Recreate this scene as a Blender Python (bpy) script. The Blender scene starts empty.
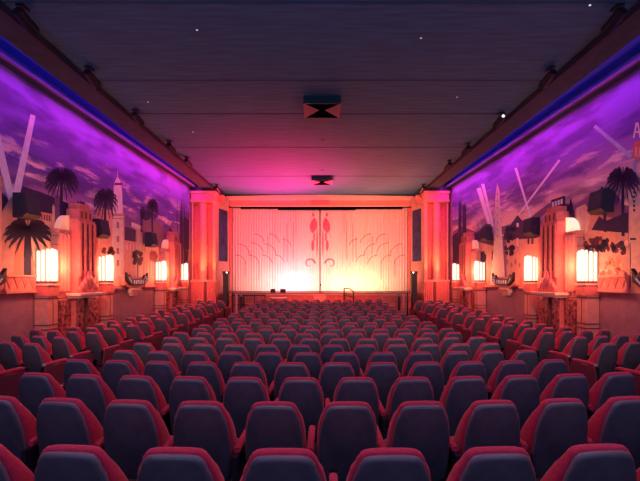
import bpy, bmesh, math, random
from mathutils import Vector, Matrix
random.seed(7)
PI = math.pi
S = bpy.context.scene
C = S.collection

# ------------------------------------------------------------------ camera
CAMZ = 1.85
F = 410.0
HOR = 279.0
cd = bpy.data.cameras.new('camera'); cam = bpy.data.objects.new('camera', cd); C.objects.link(cam)
cam.location = (0, 0, CAMZ); cam.rotation_euler = (PI/2, 0, 0)
cd.sensor_width = 36; cd.lens = 36*F/640; cd.shift_y = (HOR-240.5)/640
cd.clip_start = .05; cd.clip_end = 200
S.camera = cam
S.view_settings.view_transform = 'Standard'; S.view_settings.look = 'None'
S.view_settings.exposure = 0.0; S.view_settings.gamma = 1
S.view_settings.use_curve_mapping = False
w = bpy.data.worlds.new('world'); S.world = w; w.use_nodes = True
w.node_tree.nodes['Background'].inputs[0].default_value = (.01, .02, .05, 1)
w.node_tree.nodes['Background'].inputs[1].default_value = .3

CEIL = CAMZ+5.15            # ceiling height
YBACK = -4.0
YST = 23.4                  # stage apron front
YCUR = 25.6                 # curtain
LEDGE = 1.5

def wallx(s, y):            # s=-1 left, +1 right
    return -(7.8-.025*y) if s < 0 else (8.0-.030*y)
def wallrot(s): return -.025 if s < 0 else .030

HP = [(-5,.80),(0,.80),(2.1,.85),(3.1,.905),(4,.945),(5,1.0),(5.8,1.037),(6.8,1.09),(8.9,1.16),(12,1.24),(15,1.235),(18.7,1.17),(21.6,1.05),(30,1.0)]
def hprof(y):
    for (a, b), (c, d) in zip(HP, HP[1:]):
        if y <= c: return b+(d-b)*(y-a)/(c-a)
    return HP[-1][1]
def floorz(y):
    t = sum(hprof(y+k*.5) for k in (-1, 0, 1))/3
    return CAMZ-1.0-t

# ------------------------------------------------------------------ lights
def lamp(name, kind, loc, col, e, rot=None, target=None, **kw):
    d = bpy.data.lights.new(name, kind); d.color = col; d.energy = e
    for k, v in kw.items(): setattr(d, k, v)
    o = bpy.data.objects.new(name, d); C.objects.link(o); o.location = loc
    if target is not None:
        o.rotation_euler = (Vector(target)-Vector(loc)).to_track_quat('-Z', 'Y').to_euler()
    elif rot: o.rotation_euler = rot
    return o
# purple and blue lamps in the coves, washing the painted walls
for s in (-1, 1):
    for i in range(8):
        y = 1.0+2.9*i
        t = max(0, min(1, (y-5)/9))
        x = wallx(s, y)-s*.62
        lamp('cove_light', 'AREA', (x, y, CEIL-.0), (.40+.34*t, .035, .70-.12*t), 8+31*t, target=(wallx(s, y)+s*.1, y, CEIL-2.2),
             shape='RECTANGLE', size=2.85, size_y=.12, spread=2.4)
        lamp('cove_blue_light', 'AREA', (s*6.75, y, CEIL+.12), (.0, .01, 1.0), 13, rot=(PI, 0, 0), shape='RECTANGLE', size=.08, size_y=2.8)
# added fill spots over the seats, without fixtures
for i, y in enumerate((-1.5, 1.5, 4.5, 7.7, 10.6, 16)):
    for x in (-4.4, 0, 4.4):
        lamp('seat_fill', 'SPOT', (x, y, CEIL-.06), (1.0, .50, .55), 150 if y < 5 else 80, target=(x*1.05, y+.3, 0), spot_size=2.3, spot_blend=1, shadow_soft_size=.15)
# added unseen fill: teal on the ceiling, warm on seat backs, blue all round
for s in (-1, 1):
    lamp('ceiling_fill_teal', 'SPOT', (s*3.0, -3.6, 3.6), (.02, .44, 1.0), 1100, target=(s*2.4, 4.5, CEIL), spot_size=1.7, spot_blend=1, shadow_soft_size=.2)
    lamp('seatback_fill', 'SPOT', (s*3.6, 1.0, CEIL-.1), (1, .60, .46), 1500, target=(s*3.4, 15.0, .3), spot_size=1.1, spot_blend=1, shadow_soft_size=.15)
lamp('rear_fill_blue', 'POINT', (-2.5, -1.5, 4.8), (.06, .36, 1.0), 150, shadow_soft_size=.5)
lamp('rear_fill_blue', 'POINT', (2.8, -1.5, 4.8), (.06, .36, 1.0), 150, shadow_soft_size=.5)
# stage light: footlights along the curtain, red wash from the ceiling spots, magenta spill on the ceiling
for x, c, e in ((-4.6, (1,.42,.30), 25), (-3.2, (1,.55,.45), 90), (-1.7, (.9,.7,.9), 150), (-.5, (1,.6,.5), 70), (.8, (1,.62,.5), 80),
                (1.9, (1,.75,.45), 120), (3.1, (1,.72,.35), 130), (4.4, (1,.5,.28), 35)):
    lamp('footlight', 'AREA', (x, YCUR-1.35, CAMZ-.70), c, e*.36, target=(x, YCUR+.1, CAMZ+1.2), shape='RECTANGLE', size=1.2, size_y=.15)
for x in (-4.5, -1.5, 1.5, 4.5):
    lamp('stage_wash', 'SPOT', (x, 17.5, CEIL-.3), (1, .13, .055) if x > 0 else (1, .045, .075), 1900, target=(x, YCUR, CAMZ+3.2), spot_size=.9, spot_blend=1, shadow_soft_size=.1)
lamp('magenta_spill', 'SPOT', (-1.9, YST+.9, CAMZ-.3), (1, .008, .10), 17000, target=(-2.4, 21.4, CEIL), spot_size=1.5, spot_blend=1, shadow_soft_size=.2)
lamp('amber_spill', 'SPOT', (3.5, YST+.9, CAMZ-.3), (1, .08, .06), 5000, target=(2.4, 21.2, CEIL), spot_size=1.5, spot_blend=1, shadow_soft_size=.2)

for s in (-1, 1):
    lamp('column_wash', 'SPOT', (s*5.6, 17.0, CEIL-.3), (1, .03, .30), 520, target=(s*6.3, 22.8, 4.6), spot_size=.55, spot_blend=1, shadow_soft_size=.1)
    lamp('column_wash', 'SPOT', (s*5.6, 18.5, CEIL-.3), (1, .08, .06), 480, target=(s*6.3, 22.8, 1.6), spot_size=.6, spot_blend=1, shadow_soft_size=.1)
    for x in (5.95, 6.54):
        lamp('column_uplight', 'SPOT', (s*x, 22.35, 1.9), (1, .36, .10), 130, target=(s*x, 22.85, 3.6), spot_size=1.4, spot_blend=1, shadow_soft_size=.05)
for s in (-1, 1): lamp('capital_wash', 'SPOT', (s*6.95, 21.0, CEIL-.15), (.95, 0, .55), 90, target=(s*6.7, 22.8, 6.0), spot_size=1.3, spot_blend=1, shadow_soft_size=.1)
lamp('apron_wash', 'SPOT', (0, 17.0, CEIL-.3), (1, .14, .07), 3200, target=(0, YST, .8), spot_size=.9, spot_blend=1, shadow_soft_size=.1)

# ------------------------------------------------------------------ materials
def mat(name, col, rough=.6, metal=0, noise=None, bump=0, emit=None, es=0, sheen=0, scale=(1,1,1)):
    m = bpy.data.materials.new(name); m.use_nodes = True
    nt = m.node_tree; b = nt.nodes['Principled BSDF']
    b.inputs['Base Color'].default_value = (*col, 1)
    b.inputs['Roughness'].default_value = rough; b.inputs['Metallic'].default_value = metal
    if sheen: b.inputs['Sheen Weight'].default_value = sheen
    if noise or bump:
        tc = nt.nodes.new('ShaderNodeTexCoord'); mp = nt.nodes.new('ShaderNodeMapping')
        mp.inputs['Scale'].default_value = scale
        nz = nt.nodes.new('ShaderNodeTexNoise'); nz.inputs['Scale'].default_value = noise[0] if noise else 60
        nz.inputs['Detail'].default_value = 4
        nt.links.new(tc.outputs['Object'], mp.inputs['Vector']); nt.links.new(mp.outputs['Vector'], nz.inputs['Vector'])
        if noise:
            r = nt.nodes.new('ShaderNodeValToRGB')
            r.color_ramp.elements[0].position = .32; r.color_ramp.elements[1].position = .68
            r.color_ramp.elements[0].color = (*[c*noise[1] for c in col], 1)
            r.color_ramp.elements[1].color = (*[min(1, c*noise[2]) for c in col], 1)
            nt.links.new(nz.outputs['Fac'], r.inputs['Fac']); nt.links.new(r.outputs['Color'], b.inputs['Base Color'])
        if bump:
            bn = nt.nodes.new('ShaderNodeBump'); bn.inputs['Strength'].default_value = bump; bn.inputs['Distance'].default_value = .01
            nt.links.new(nz.outputs['Fac'], bn.inputs['Height']); nt.links.new(bn.outputs['Normal'], b.inputs['Normal'])
    if emit:
        b.inputs['Emission Color'].default_value = (*emit, 1); b.inputs['Emission Strength'].default_value = es
    return m
M = {}
M['shadeblack'] = mat('shade_black', (.002, .002, .003), 1); M['shadeblack'].node_tree.nodes['Principled BSDF'].inputs['Specular IOR Level'].default_value = 0  # near-black stand-in for shade under the header and inside the vents
M['carpet'] = mat('carpet', (.05, .02, .035), .95, noise=(9, .6, 1.5), bump=.4)
M['ceiling'] = mat('ceiling_paint', (.038, .15, .25), .85, noise=(3, .75, 1.2), scale=(.35, 3, 1))
M['beam'] = mat('beam_paint', (.045, .06, .06), .95, noise=(4, .8, 1.2))
M['moulding'] = mat('moulding_paint', (.28, .13, .36), .6)
M['dark'] = mat('dark_paint', (.02, .02, .035), .7)
M['black'] = mat('black_metal', (.012, .012, .016), .45, metal=.2)
M['wains'] = mat('wainscot_paint', (.42, .20, .24), .75, noise=(5, .85, 1.1))
M['plaster'] = mat('salmon_plaster', (.82, .33, .24), .6, noise=(7, .88, 1.06), bump=.1)
M['plaster_red'] = mat('coral_plaster', (.78, .20, .16), .6, noise=(7, .85, 1.08), bump=.1)
M['cream'] = mat('cream_plaster', (.92, .66, .46), .55, noise=(8, .9, 1.05))
M['groove'] = mat('dark_groove', (.20, .05, .04), .8)
M['marble'] = mat('red_marble', (.30, .07, .07), .25, noise=(9, .15, 2.6))
M['stage'] = mat('stage_panel', (.75, .20, .11), .5, noise=(3, .85, 1.1))
M['wood'] = mat('stage_floor', (.25, .10, .06), .5, noise=(5, .8, 1.2))
M['white'] = mat('white_paint', (.85, .8, .75), .5)
M['blueniche'] = mat('night_blue_paint', (.012, .02, .09), .6, noise=(2.5, .3, 2.5))
M['glass'] = mat('sconce_glass', (.25, .2, .18), .3, emit=(1, .84, .68), es=1.2)
M['plate'] = mat('lamp_core', (.5, .25, .15), .5, emit=(1, .36, .14), es=.3)
M['domeglow'] = mat('glowing_dome', (1, .85, .7), .4, emit=(1, .55, .33), es=1.3)  # brightness put into the dome as emission, no lamp behind it
M['dimdome'] = mat('dim_glowing_dome', (.9, .6, .4), .4, emit=(1, .40, .20), es=.35)  # weaker emission stands in for warm light on the dome
M['cushion'] = mat('crimson_fabric', (.58, .015, .065), .75, noise=(40, .85, 1.1), bump=.15, sheen=.15)
M['shell'] = mat('slate_shell', (.075, .080, .10), .40, noise=(14, .85, 1.15))
M['shelltrim'] = mat('shell_edge', (.20, .13, .15), .4)
M['plastic'] = mat('black_plastic', (.018, .018, .025), .35)
M['metal'] = mat('seat_standard_metal', (.03, .03, .045), .4, metal=.5)
M['tip'] = mat('armrest_cap', (.55, .42, .45), .35)
M['curtain'] = mat('cream_curtain', (.88, .66, .56), .8, noise=(2.5, .95, 1.04))
M['curline'] = mat('curtain_mauve', (.48, .20, .24), .8)
M['curpink'] = mat('curtain_rose', (.55, .15, .22), .8)
M['curviolet'] = mat('curtain_violet', (.55, .42, .70), .8)
M['vent'] = mat('vent_metal', (.008, .012, .02), .5)  # shade on the vent ends put into the colour; also dark speaker grilles
M['ventlit'] = mat('vent_side_lit', (.32, .16, .2), .8)  # pink light on the vent sides put into the colour

# ------------------------------------------------------------------ helpers
def tag(o, label=None, cat=None, group=None, kind=None):
    if label: o['label'] = label
    if cat: o['category'] = cat
    if group: o['group'] = group
    if kind: o['kind'] = kind
    return o
def empty(name, loc, label, cat, group=None, rz=0):
    o = bpy.data.objects.new(name, None); C.objects.link(o); o.location = loc; o.rotation_euler = (0, 0, rz)
    o.empty_display_size = .2
    return tag(o, label, cat, group)
class MB:
    def __init__(s): s.v = []; s.f = []; s.mi = []
    def add(s, vs, fs, m=0):
        n = len(s.v); s.v += [tuple(v) for v in vs]
        for f in fs: s.f.append(tuple(i+n for i in f)); s.mi.append(m)
        return s
    def box(s, x0, x1, y0, y1, z0, z1, m=0):
        x0, x1 = sorted((x0, x1)); y0, y1 = sorted((y0, y1)); z0, z1 = sorted((z0, z1))
        return s.add([(x0,y0,z0),(x1,y0,z0),(x1,y1,z0),(x0,y1,z0),(x0,y0,z1),(x1,y0,z1),(x1,y1,z1),(x0,y1,z1)],
              [(0,3,2,1),(4,5,6,7),(0,1,5,4),(1,2,6,5),(2,3,7,6),(3,0,4,7)], m)
    def prism(s, pts, a, b, fn, m=0):       # pts 2D; fn(u,v,w)->xyz; extruded w from a to b
        n = len(pts)
        vs = [fn(u, v, a) for u, v in pts]+[fn(u, v, b) for u, v in pts]
        return s.add(vs, [tuple(range(n))[::-1], tuple(range(n, 2*n))]+[(i, (i+1) % n, n+(i+1) % n, n+i) for i in range(n)], m)
    def rings(s, rings, m=0, cap=True):
        n = len(rings[0]); vs = [p for r in rings for p in r]; fs = []
        for k in range(len(rings)-1):
            for i in range(n):
                fs.append((k*n+i, k*n+(i+1) % n, (k+1)*n+(i+1) % n, (k+1)*n+i))
        if cap: fs.append(tuple(range(n))[::-1]); fs.append(tuple(range((len(rings)-1)*n, len(rings)*n)))
        return s.add(vs, fs, m)
    def lathe(s, prof, cx, cy, seg=16, m=0, a0=0, a1=2*PI):
        return s.rings([[(cx+r*math.cos(2*PI*i/seg), cy+r*math.sin(2*PI*i/seg), z) for i in range(seg)] for r, z in prof], m)
    def tube(s, p0, p1, r, seg=10, m=0, r1=None):
        p0 = Vector(p0); p1 = Vector(p1); d = (p1-p0).normalized()
        a = d.orthogonal().normalized(); b = d.cross(a)
        r1 = r if r1 is None else r1
        R = [[p0+(a*math.cos(t)+b*math.sin(t))*r for t in [2*PI*i/seg for i in range(seg)]],
             [p1+(a*math.cos(t)+b*math.sin(t))*r1 for t in [2*PI*i/seg for i in range(seg)]]]
        return s.rings(R, m)
    def mesh(s, name, mats, smooth=False, angle=None):
        me = bpy.data.meshes.new(name); me.from_pydata(s.v, [], s.f)
        for m in (mats if isinstance(mats, (list, tuple)) else [mats]): me.materials.append(m)
        me.polygons.foreach_set('material_index', s.mi)
        bm = bmesh.new(); bm.from_mesh(me); bmesh.ops.recalc_face_normals(bm, faces=bm.faces); bm.to_mesh(me); bm.free()
        if smooth: me.shade_smooth() if angle is None else (me.shade_smooth(), me.set_sharp_from_angle(angle=angle))
        me.update(); return me
    def build(s, name, mats, parent=None, smooth=False, angle=None, bevel=0):
        o = bpy.data.objects.new(name, s.mesh(name, mats, smooth, angle)); C.objects.link(o)
        if parent: o.parent = parent
        if bevel:
            b = o.modifiers.new('bevel', 'BEVEL'); b.width = bevel; b.segments = 2; b.limit_method = 'ANGLE'
        return o
def struct(mb, name, m, **k):
    o = mb.build(name, m, **k); o['kind'] = 'structure'; return o

# ------------------------------------------------------------------ room shell
mb = MB(); ys = [YBACK+i*.5 for i in range(int((YST+.1-YBACK)/.5)+1)]+[YST+3]
vs = []
for y in ys: vs += [(-8.2, y, floorz(y)), (8.4, y, floorz(y))]
mb.add(vs, [(2*i, 2*i+1, 2*i+3, 2*i+2) for i in range(len(ys)-1)])
vb = [(x, y, z-.15) for x, y, z in vs]
mb.add(vb, [(2*i, 2*i+2, 2*i+3, 2*i+1) for i in range(len(ys)-1)])
struct(mb, 'floor', M['carpet'])
# ceiling with faint transverse panel joints
mb = MB(); mb.box(-5.95, 5.95, YBACK, 25.0, CEIL, CEIL+.1)
for y in (7.6, 10.6, 12.75, 16.0, 20.5): mb.box(-5.93, 5.93, y, y+.04, CEIL-.012, CEIL, 1)
struct(mb, 'ceiling', [M['ceiling'], mat('ceiling_joint', (.03, .06, .12), .9)])
for s, nm in ((-1, 'left'), (1, 'right')):
    rot = wallrot(s); y0, y1 = YBACK, 22.75
    mb = MB()
    a, b = wallx(s, y0), wallx(s, 27.5)
    t = s*.25
    def quadbox(z0, z1, off=0, ya=y0, yb=27.5, th=.25, m=0, mbx=None):
        a, b = wallx(s, ya)-s*off, wallx(s, yb)-s*off
        mbx.add([(a, ya, z0), (b, yb, z0), (b+s*th, yb, z0), (a+s*th, ya, z0), (a, ya, z1), (b, yb, z1), (b+s*th, yb, z1), (a+s*th, ya, z1)],
               [(0,1,2,3), (4,7,6,5), (0,4,5,1), (1,5,6,2), (2,6,7,3), (3,7,4,0)], m)
    quadbox(-.8, CEIL+.6, mbx=mb)
    struct(mb, 'wall_'+nm, M['wains'])
    # beam, cove ceiling, mouldings
    mb = MB(); mb.box(s*5.95, s*6.62, y0, 22.75, CEIL-.10, CEIL+.1)
    mb.box(s*5.90, s*6.0, y0, 22.75, CEIL-.16, CEIL-.0, 1)
    struct(mb, 'trim_cove_beam_'+nm, [M['beam'], M['dark']])
    mb = MB(); mb.box(s*6.62, s*8.15, y0, 22.75, CEIL+.32, CEIL+.42); mb.box(s*6.62, s*6.66, y0, 22.75, CEIL+.1, CEIL+.32)
    struct(mb, 'ceiling_cove_'+nm, mat('cove_paint', (.06, .10, .50), .7))
    mb = MB(); quadbox(CEIL-.06, CEIL+.02, off=.34, yb=22.75, th=.10, mbx=mb)
    quadbox(CEIL-.06, CEIL-.02, off=.24, yb=22.75, th=.235, m=1, mbx=mb)  # dark strip put in as the shade under the moulding
    struct(mb, 'trim_picture_'+nm, [M['moulding'], M['dark']])
mb = MB(); mb.box(-8.3, 8.6, YBACK-.2, YBACK, -.5, CEIL+.6); struct(mb, 'wall_back', M['wains'])

# ------------------------------------------------------------------ painted murals
def onwall(s, px, py, off):
    k = (px-320)/F
    if s < 0: d = -7.8/(k-.025)
    else: d = 8.0/(k+.030)
    z = CAMZ+(HOR-py)*d/F
    d = min(d, 22.6)
    return (wallx(s, d)-s*off, d, max(LEDGE+.001, z))
class Paint:
    def __init__(s, side): s.s = side; s.mb = MB(); s.mats = []; s.idx = {}; s.lay = 0
    def m(s, col):
        k = tuple(round(c, 3) for c in col)
        if k not in s.idx:
            s.idx[k] = len(s.mats); s.mats.append(mat('mural_paint', col, .7, noise=(6, .88, 1.1)))
        return s.idx[k]
    def poly(s, pts, col, lay=1):
        off = .012+.0012*lay
        mi = s.m(col)
        n = len(s.mb.v); s.mb.v += [onwall(s.s, x, y, off) for x, y in pts]
        s.mb.f.append(tuple(range(n, n+len(pts)))); s.mb.mi.append(mi)
    def rect(s, x0, y0, x1, y1, col, lay=1): s.poly([(x0,y0),(x1,y0),(x1,y1),(x0,y1)], col, lay)
    def blob(s, cx, cy, rx, ry, col, lay=1, n=18, j=.3):
        s.poly([(cx+rx*math.cos(2*PI*i/n)*(1-j*random.random()), cy+ry*math.sin(2*PI*i/n)*(1-j*random.random())) for i in range(n)], col, lay)
    def strip(s, path, w0, w1, col, lay=1):
        n = len(path)
        for i in range(n-1):
            (ax, ay), (bx, by) = path[i], path[i+1]
            l = math.hypot(bx-ax, by-ay) or 1; nx, ny = -(by-ay)/l, (bx-ax)/l
            wa = w0+(w1-w0)*i/(n-1); wb = w0+(w1-w0)*(i+1)/(n-1)
            s.poly([(ax+nx*wa, ay+ny*wa), (bx+nx*wb, by+ny*wb), (bx-nx*wb, by-ny*wb), (ax-nx*wa, ay-ny*wa)], col, lay)
    def palm(s, cx, cy, rx, ry, col, base, n=15, lay=8, tw=1.2, skirt=False):
        s.strip([(cx, cy), (cx-.5, (cy+base)/2), (cx, base)], tw, tw*1.3, col, lay)
        for i in range(n):
            a = -PI*.95+PI*1.9*i/(n-1)-PI/2 if not skirt else -PI*1.0+PI*2*i/(n-1)-PI/2
            dx, dy = math.cos(a), math.sin(a)
            path = []
            for t in (0, .3, .6, .85, 1):
                path.append((cx+dx*rx*t, cy+dy*ry*t*(.9)+ry*.42*t*t))
            for q in range(4):
                (ax, ay), (bx, by) = path[q], path[q+1]
                wa = (.6, 1.8, 2.0, 1.2, .1)[q]*rx/14; wb = (.6, 1.8, 2.0, 1.2, .1)[q+1]*rx/14
                s.poly([(ax, ay-wa), (bx, by-wb), (bx, by+wb), (ax, ay+wa)], col, lay)
                for k in range(3):           # hanging leaflets
                    u = (k+random.random())/3; x = ax+(bx-ax)*u; y = ay+(by-ay)*u
                    s.poly([(x-.5, y), (x+.5, y), (x+random.uniform(-.8, .8), y+ry*random.uniform(.15, .32))], col, lay)
    def build(s, name, label):
        o = s.mb.build(name, s.mats); return tag(o, label, 'mural')
def skymat(side):
    m = bpy.data.materials.new('mural_sky_paint'); m.use_nodes = True; nt = m.node_tree; b = nt.nodes['Principled BSDF']
    b.inputs['Roughness'].default_value = .75
    tc = nt.nodes.new('ShaderNodeTexCoord'); sp = nt.nodes.new('ShaderNodeSeparateXYZ'); nt.links.new(tc.outputs['Object'], sp.inputs[0])
    mr = nt.nodes.new('ShaderNodeMapRange'); mr.inputs[1].default_value = 2.2; mr.inputs[2].default_value = 6.6
    nt.links.new(sp.outputs['Z'], mr.inputs[0])
    cr = nt.nodes.new('ShaderNodeValToRGB'); e = cr.color_ramp.elements
    e[0].position = 0; e[0].color = (.95, .58, .34, 1); e[1].position = 1; e[1].color = (.30, .16, .62, 1)
    for p, c in (((.32, (.82, .48, .36, 1)), (.46, (.42, .22, .40, 1)), (.58, (.15, .07, .36, 1)), (.80, (.24, .11, .55, 1))) if side < 0 else ((.30, (1, .74, .42, 1)), (.50, (.95, .64, .42, 1)), (.64, (.42, .20, .46, 1)), (.82, (.24, .11, .52, 1)))):
        x = e.new(p); x.color = c
    nt.links.new(mr.outputs[0], cr.inputs[0])
    mp = nt.nodes.new('ShaderNodeMapping'); mp.inputs['Scale'].default_value = (.3, .38, 2.0); mp.inputs['Rotation'].default_value = (.10 if side < 0 else .42, 0, 0)
    nz = nt.nodes.new('ShaderNodeTexNoise'); nz.inputs['Scale'].default_value = 1.7; nz.inputs['Detail'].default_value = 6; nz.inputs['Roughness'].default_value = .6
    nt.links.new(tc.outputs['Object'], mp.inputs[0]); nt.links.new(mp.outputs[0], nz.inputs['Vector'])
    c2 = nt.nodes.new('ShaderNodeValToRGB'); c2.color_ramp.elements[0].position = .53; c2.color_ramp.elements[1].position = .60
    nt.links.new(nz.outputs['Fac'], c2.inputs[0])
    # clouds fade out high in the sky
    m2 = nt.nodes.new('ShaderNodeMapRange'); m2.inputs[1].default_value = 4.9; m2.inputs[2].default_value = 6.0; m2.inputs[3].default_value = 1; m2.inputs[4].default_value = 0
    nt.links.new(sp.outputs['Z'], m2.inputs[0])
    mu = nt.nodes.new('ShaderNodeMath'); mu.operation = 'MULTIPLY'; nt.links.new(c2.outputs[0], mu.inputs[0]); nt.links.new(m2.outputs[0], mu.inputs[1])
    mx = nt.nodes.new('ShaderNodeMix'); mx.data_type = 'RGBA'; nt.links.new(mu.outputs[0], mx.inputs['Factor'])
    nt.links.new(cr.outputs[0], mx.inputs['A']); mx.inputs['B'].default_value = (1.0, .78, .62, 1)
    # dark cloud undersides
    n3 = nt.nodes.new('ShaderNodeTexNoise'); n3.inputs['Scale'].default_value = 1.2; n3.inputs['Detail'].default_value = 4
    mp3 = nt.nodes.new('ShaderNodeMapping'); mp3.inputs['Scale'].default_value = (.3, .4, 1.7); mp3.inputs['Location'].default_value = (3, 5, 2); mp3.inputs['Rotation'].default_value = (.10 if side < 0 else .42, 0, 0)
    nt.links.new(tc.outputs['Object'], mp3.inputs[0]); nt.links.new(mp3.outputs[0], n3.inputs['Vector'])
    c3 = nt.nodes.new('ShaderNodeValToRGB'); c3.color_ramp.elements[0].position = .45; c3.color_ramp.elements[1].position = .6
    nt.links.new(n3.outputs['Fac'], c3.inputs[0])
    mu3 = nt.nodes.new('ShaderNodeMath'); mu3.operation = 'MULTIPLY'; mu3.inputs[1].default_value = .75; nt.links.new(c3.outputs[0], mu3.inputs[0])
    mx3 = nt.nodes.new('ShaderNodeMix'); mx3.data_type = 'RGBA'; nt.links.new(mu3.outputs[0], mx3.inputs['Factor'])
    nt.links.new(mx.outputs['Result'], mx3.inputs['A']); mx3.inputs['B'].default_value = (.10, .045, .22, 1)
    nt.links.new(mx3.outputs['Result'], b.inputs['Base Color'])
    return m
INDIGO = (.022, .014, .07); PLUM = (.06, .03, .09); NIGHT = (.02, .02, .05)
CREAM = (.80, .55, .34); PEACH = (.80, .40, .26); SAND = (.62, .34, .22); BEAM = (1, .95, .85); TOWER = (.85, .76, .52)
def canvas(s):
    p = Paint(s); p.mats.append(skymat(s))
    off = .012
    ya, yb = YBACK+.1, 22.65
    p.mb.add([(wallx(s, ya)-s*off, ya, LEDGE), (wallx(s, yb)-s*off, yb, LEDGE), (wallx(s, yb)-s*off, yb, CEIL-.02), (wallx(s, ya)-s*off, ya, CEIL-.02)], [(0,1,2,3)], 0)
    return p
# left wall painting
p = canvas(-1)
p.poly([(-90,196),(-20,190),(0,192),(14,205),(22,186),(40,192),(60,200),(75,206),(75,300),(-90,330)], INDIGO, 2)
p.poly([(9,206),(17,206),(35,116),(30,114)], BEAM, 3); p.poly([(9,206),(16,206),(3,150),(-10,95),(-17,95),(-5,150)], BEAM, 4)
p.poly([(0,214),(8,200),(12,196),(15,207),(18,232),(18,300),(-60,320),(-60,200)], SAND, 5)
p.rect(-60,176,1,290, PEACH, 6)
p.poly([(18,226),(36,211),(51,214),(56,226),(60,300),(18,300)], CREAM, 5)
p.poly([(37,211),(51,215),(51,222),(37,219)], SAND, 6)
for k in range(5): p.rect(38+k*2.6,213.5+k*.5,39+k*2.6,219+k*.5, PLUM, 7)
p.poly([(51.5,207),(52.5,204),(54,207),(55,262),(51,262)], CREAM, 7)
p.rect(54,196,61,236, (.16,.10,.18), 3)
p.poly([(96,212),(100,208),(124,214),(124,290),(96,290)], PEACH, 4)
p.poly([(112.3,215),(113,187),(114.3,181),(116.6,177),(117,169),(117.5,177),(119.8,181),(121.3,187),(122.5,215),(124,290),(110,290)], TOWER, 6)
p.poly([(113.5,196),(113.5,188),(117,184),(121,188),(121.8,196),(122.2,213),(113,213)], (1,.94,.72), 7)
p.rect(114,183,121.5,185, NIGHT, 8); p.rect(112,214,124,216, SAND, 8); p.rect(112,218,124,219, SAND, 8)
p.poly([(115.5,196),(117.5,190),(119,196),(119,202),(115.5,202)], (.95,.88,.6), 8)
for y in (222,236,248,260): p.rect(116,y,118.5,y+6, (.42,.2,.2), 8)
p.poly([(124,226),(136,230),(136,242),(124,240)], PLUM, 7); p.poly([(124,239),(136,242),(160,248),(192,250),(192,290),(124,290)], PEACH, 4)
p.poly([(131,222),(142,226),(142,230),(131,227)], TOWER, 8); p.poly([(135,228),(142,229),(142,280),(135,280)], CREAM, 7)
p.poly([(141,232),(143,224),(150,220),(158,222),(163,230),(172,236),(192,244),(192,256),(141,246)], (.30,.16,.16), 3)
for k in range(9): p.rect(126+k*3.3,243+k*.5,127.2+k*3.3,250+k*.5, (.9,.66,.42), 8)
for k in range(6): p.rect(143+k*3,260,144+k*3,276, (.5,.22,.2), 8)
p.poly([(184,216),(192,222),(192,272),(183,268)], INDIGO, 4)
p.poly([(169,228),(172,230),(171,262),(166,266)], INDIGO, 6)
p.strip([(177,232),(176.5,215),(177,200)], .4, .2, INDIGO, 7)
for x, y0, w_ in ((181,200,1.6),(184,206,1.1)): p.poly([(x,y0),(x+w_,y0+20),(x+w_,270),(x-w_,270),(x-w_,y0+20)], INDIGO, 8)
[p.blob(137+random.uniform(-4,4),257+random.uniform(-7,7),2.6,3.4, (.12,.05,.07), 9, n=10, j=.5) for k in range(16)]; p.rect(136.6,262,137.8,286, (.12,.05,.07), 9)
p.blob(153,256,5,6, (.35,.09,.08), 9); p.blob(146,215,6,6, INDIGO, 8); p.blob(142,212,3,7, INDIGO, 8); p.rect(140,215,142,232, INDIGO, 8)
p.palm(61,176,17,17, INDIGO, 232, n=21, lay=9, tw=1.3, skirt=True); p.palm(105,196,12,17, INDIGO, 236, n=19, lay=9, tw=1, skirt=True)
p.palm(80,205,6,9, INDIGO, 236, n=11, lay=5)
p.palm(152,204,6,12, INDIGO, 232, n=15, lay=9, tw=.7, skirt=True)
p.palm(27,228,25,20, NIGHT, 292, n=17, lay=10, tw=3.2)
p.poly([(13,262),(15,243),(24,236),(31,243),(33,262),(33,290),(12,290)], (.55,.20,.12), 9)
[p.blob(105+random.uniform(-7,8),249+random.uniform(-3,4),2.6,3.0, (.16,.04,.05), 9, n=10, j=.5) for k in range(12)]; p.palm(-30,180,26,22, INDIGO, 292, n=17, lay=8)
# houses further back along the wall, beyond the photograph's edge
for k in range(5):
    x = -60-40*k
    p.rect(x-30,215-k*4,x,300+k*20, (SAND, PEACH)[k % 2], 4)
p.build('city_mural', 'sunset city mural on the left wall with twin light beams and white clock tower')
# right wall painting
p = canvas(1)
p.poly([(452,232),(462,226),(476,232),(505,226),(530,218),(548,204),(556,200),(575,206),(590,195),(603,188),(614,190),(625,205),(720,215),(720,330),(452,292)], (.24,.10,.20), 2)
for a, b, w0, w1 in (((494,238),(479,188),1.6,2.2),((496,236),(483,184),1.0,1.6),((531,217),(516,168),.9,1.3),((503,236),(560,160),.5,1.2),((632,157),(595,126),2.2,1.8)):
    mid = ((a[0]+b[0])/2, (a[1]+b[1])/2); p.strip([a, mid, b], w0, w1, BEAM if a[0] != 632 else (.5,.6,.62), 3)
p.poly([(463,206),(465,204),(466.5,206),(467,262),(462,262)], INDIGO, 6); p.poly([(459,203),(460.5,200),(462,204),(462,258),(458,260)], INDIGO, 6)
p.poly([(452,236),(458,232),(460,262),(456,282),(452,284)], INDIGO, 5)
p.poly([(497.6,183),(500,190),(501,215),(503,240),(506,286),(490,286),(493,262),(495,232),(495.5,200)], TOWER, 7)
for y in range(193, 240, 7): p.rect(497.4,y,498.4,y+2.4, (.35,.42,.28), 8)
p.poly([(471,240),(478,232),(486,224),(491,224),(494,236),(494,246),(480,242)], PLUM, 5); p.poly([(477,240),(494,246),(494,286),(474,286)], SAND, 4)
p.blob(483,257,4,7, INDIGO, 8); p.blob(495,256,3.5,9, INDIGO, 6); p.blob(481,226,1.8,2.4, (.35,.55,.45), 8)
p.poly([(504,234),(513,222),(518,215),(523,221),(534,218),(541,230),(541,238),(504,240)], PLUM, 6)
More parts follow.
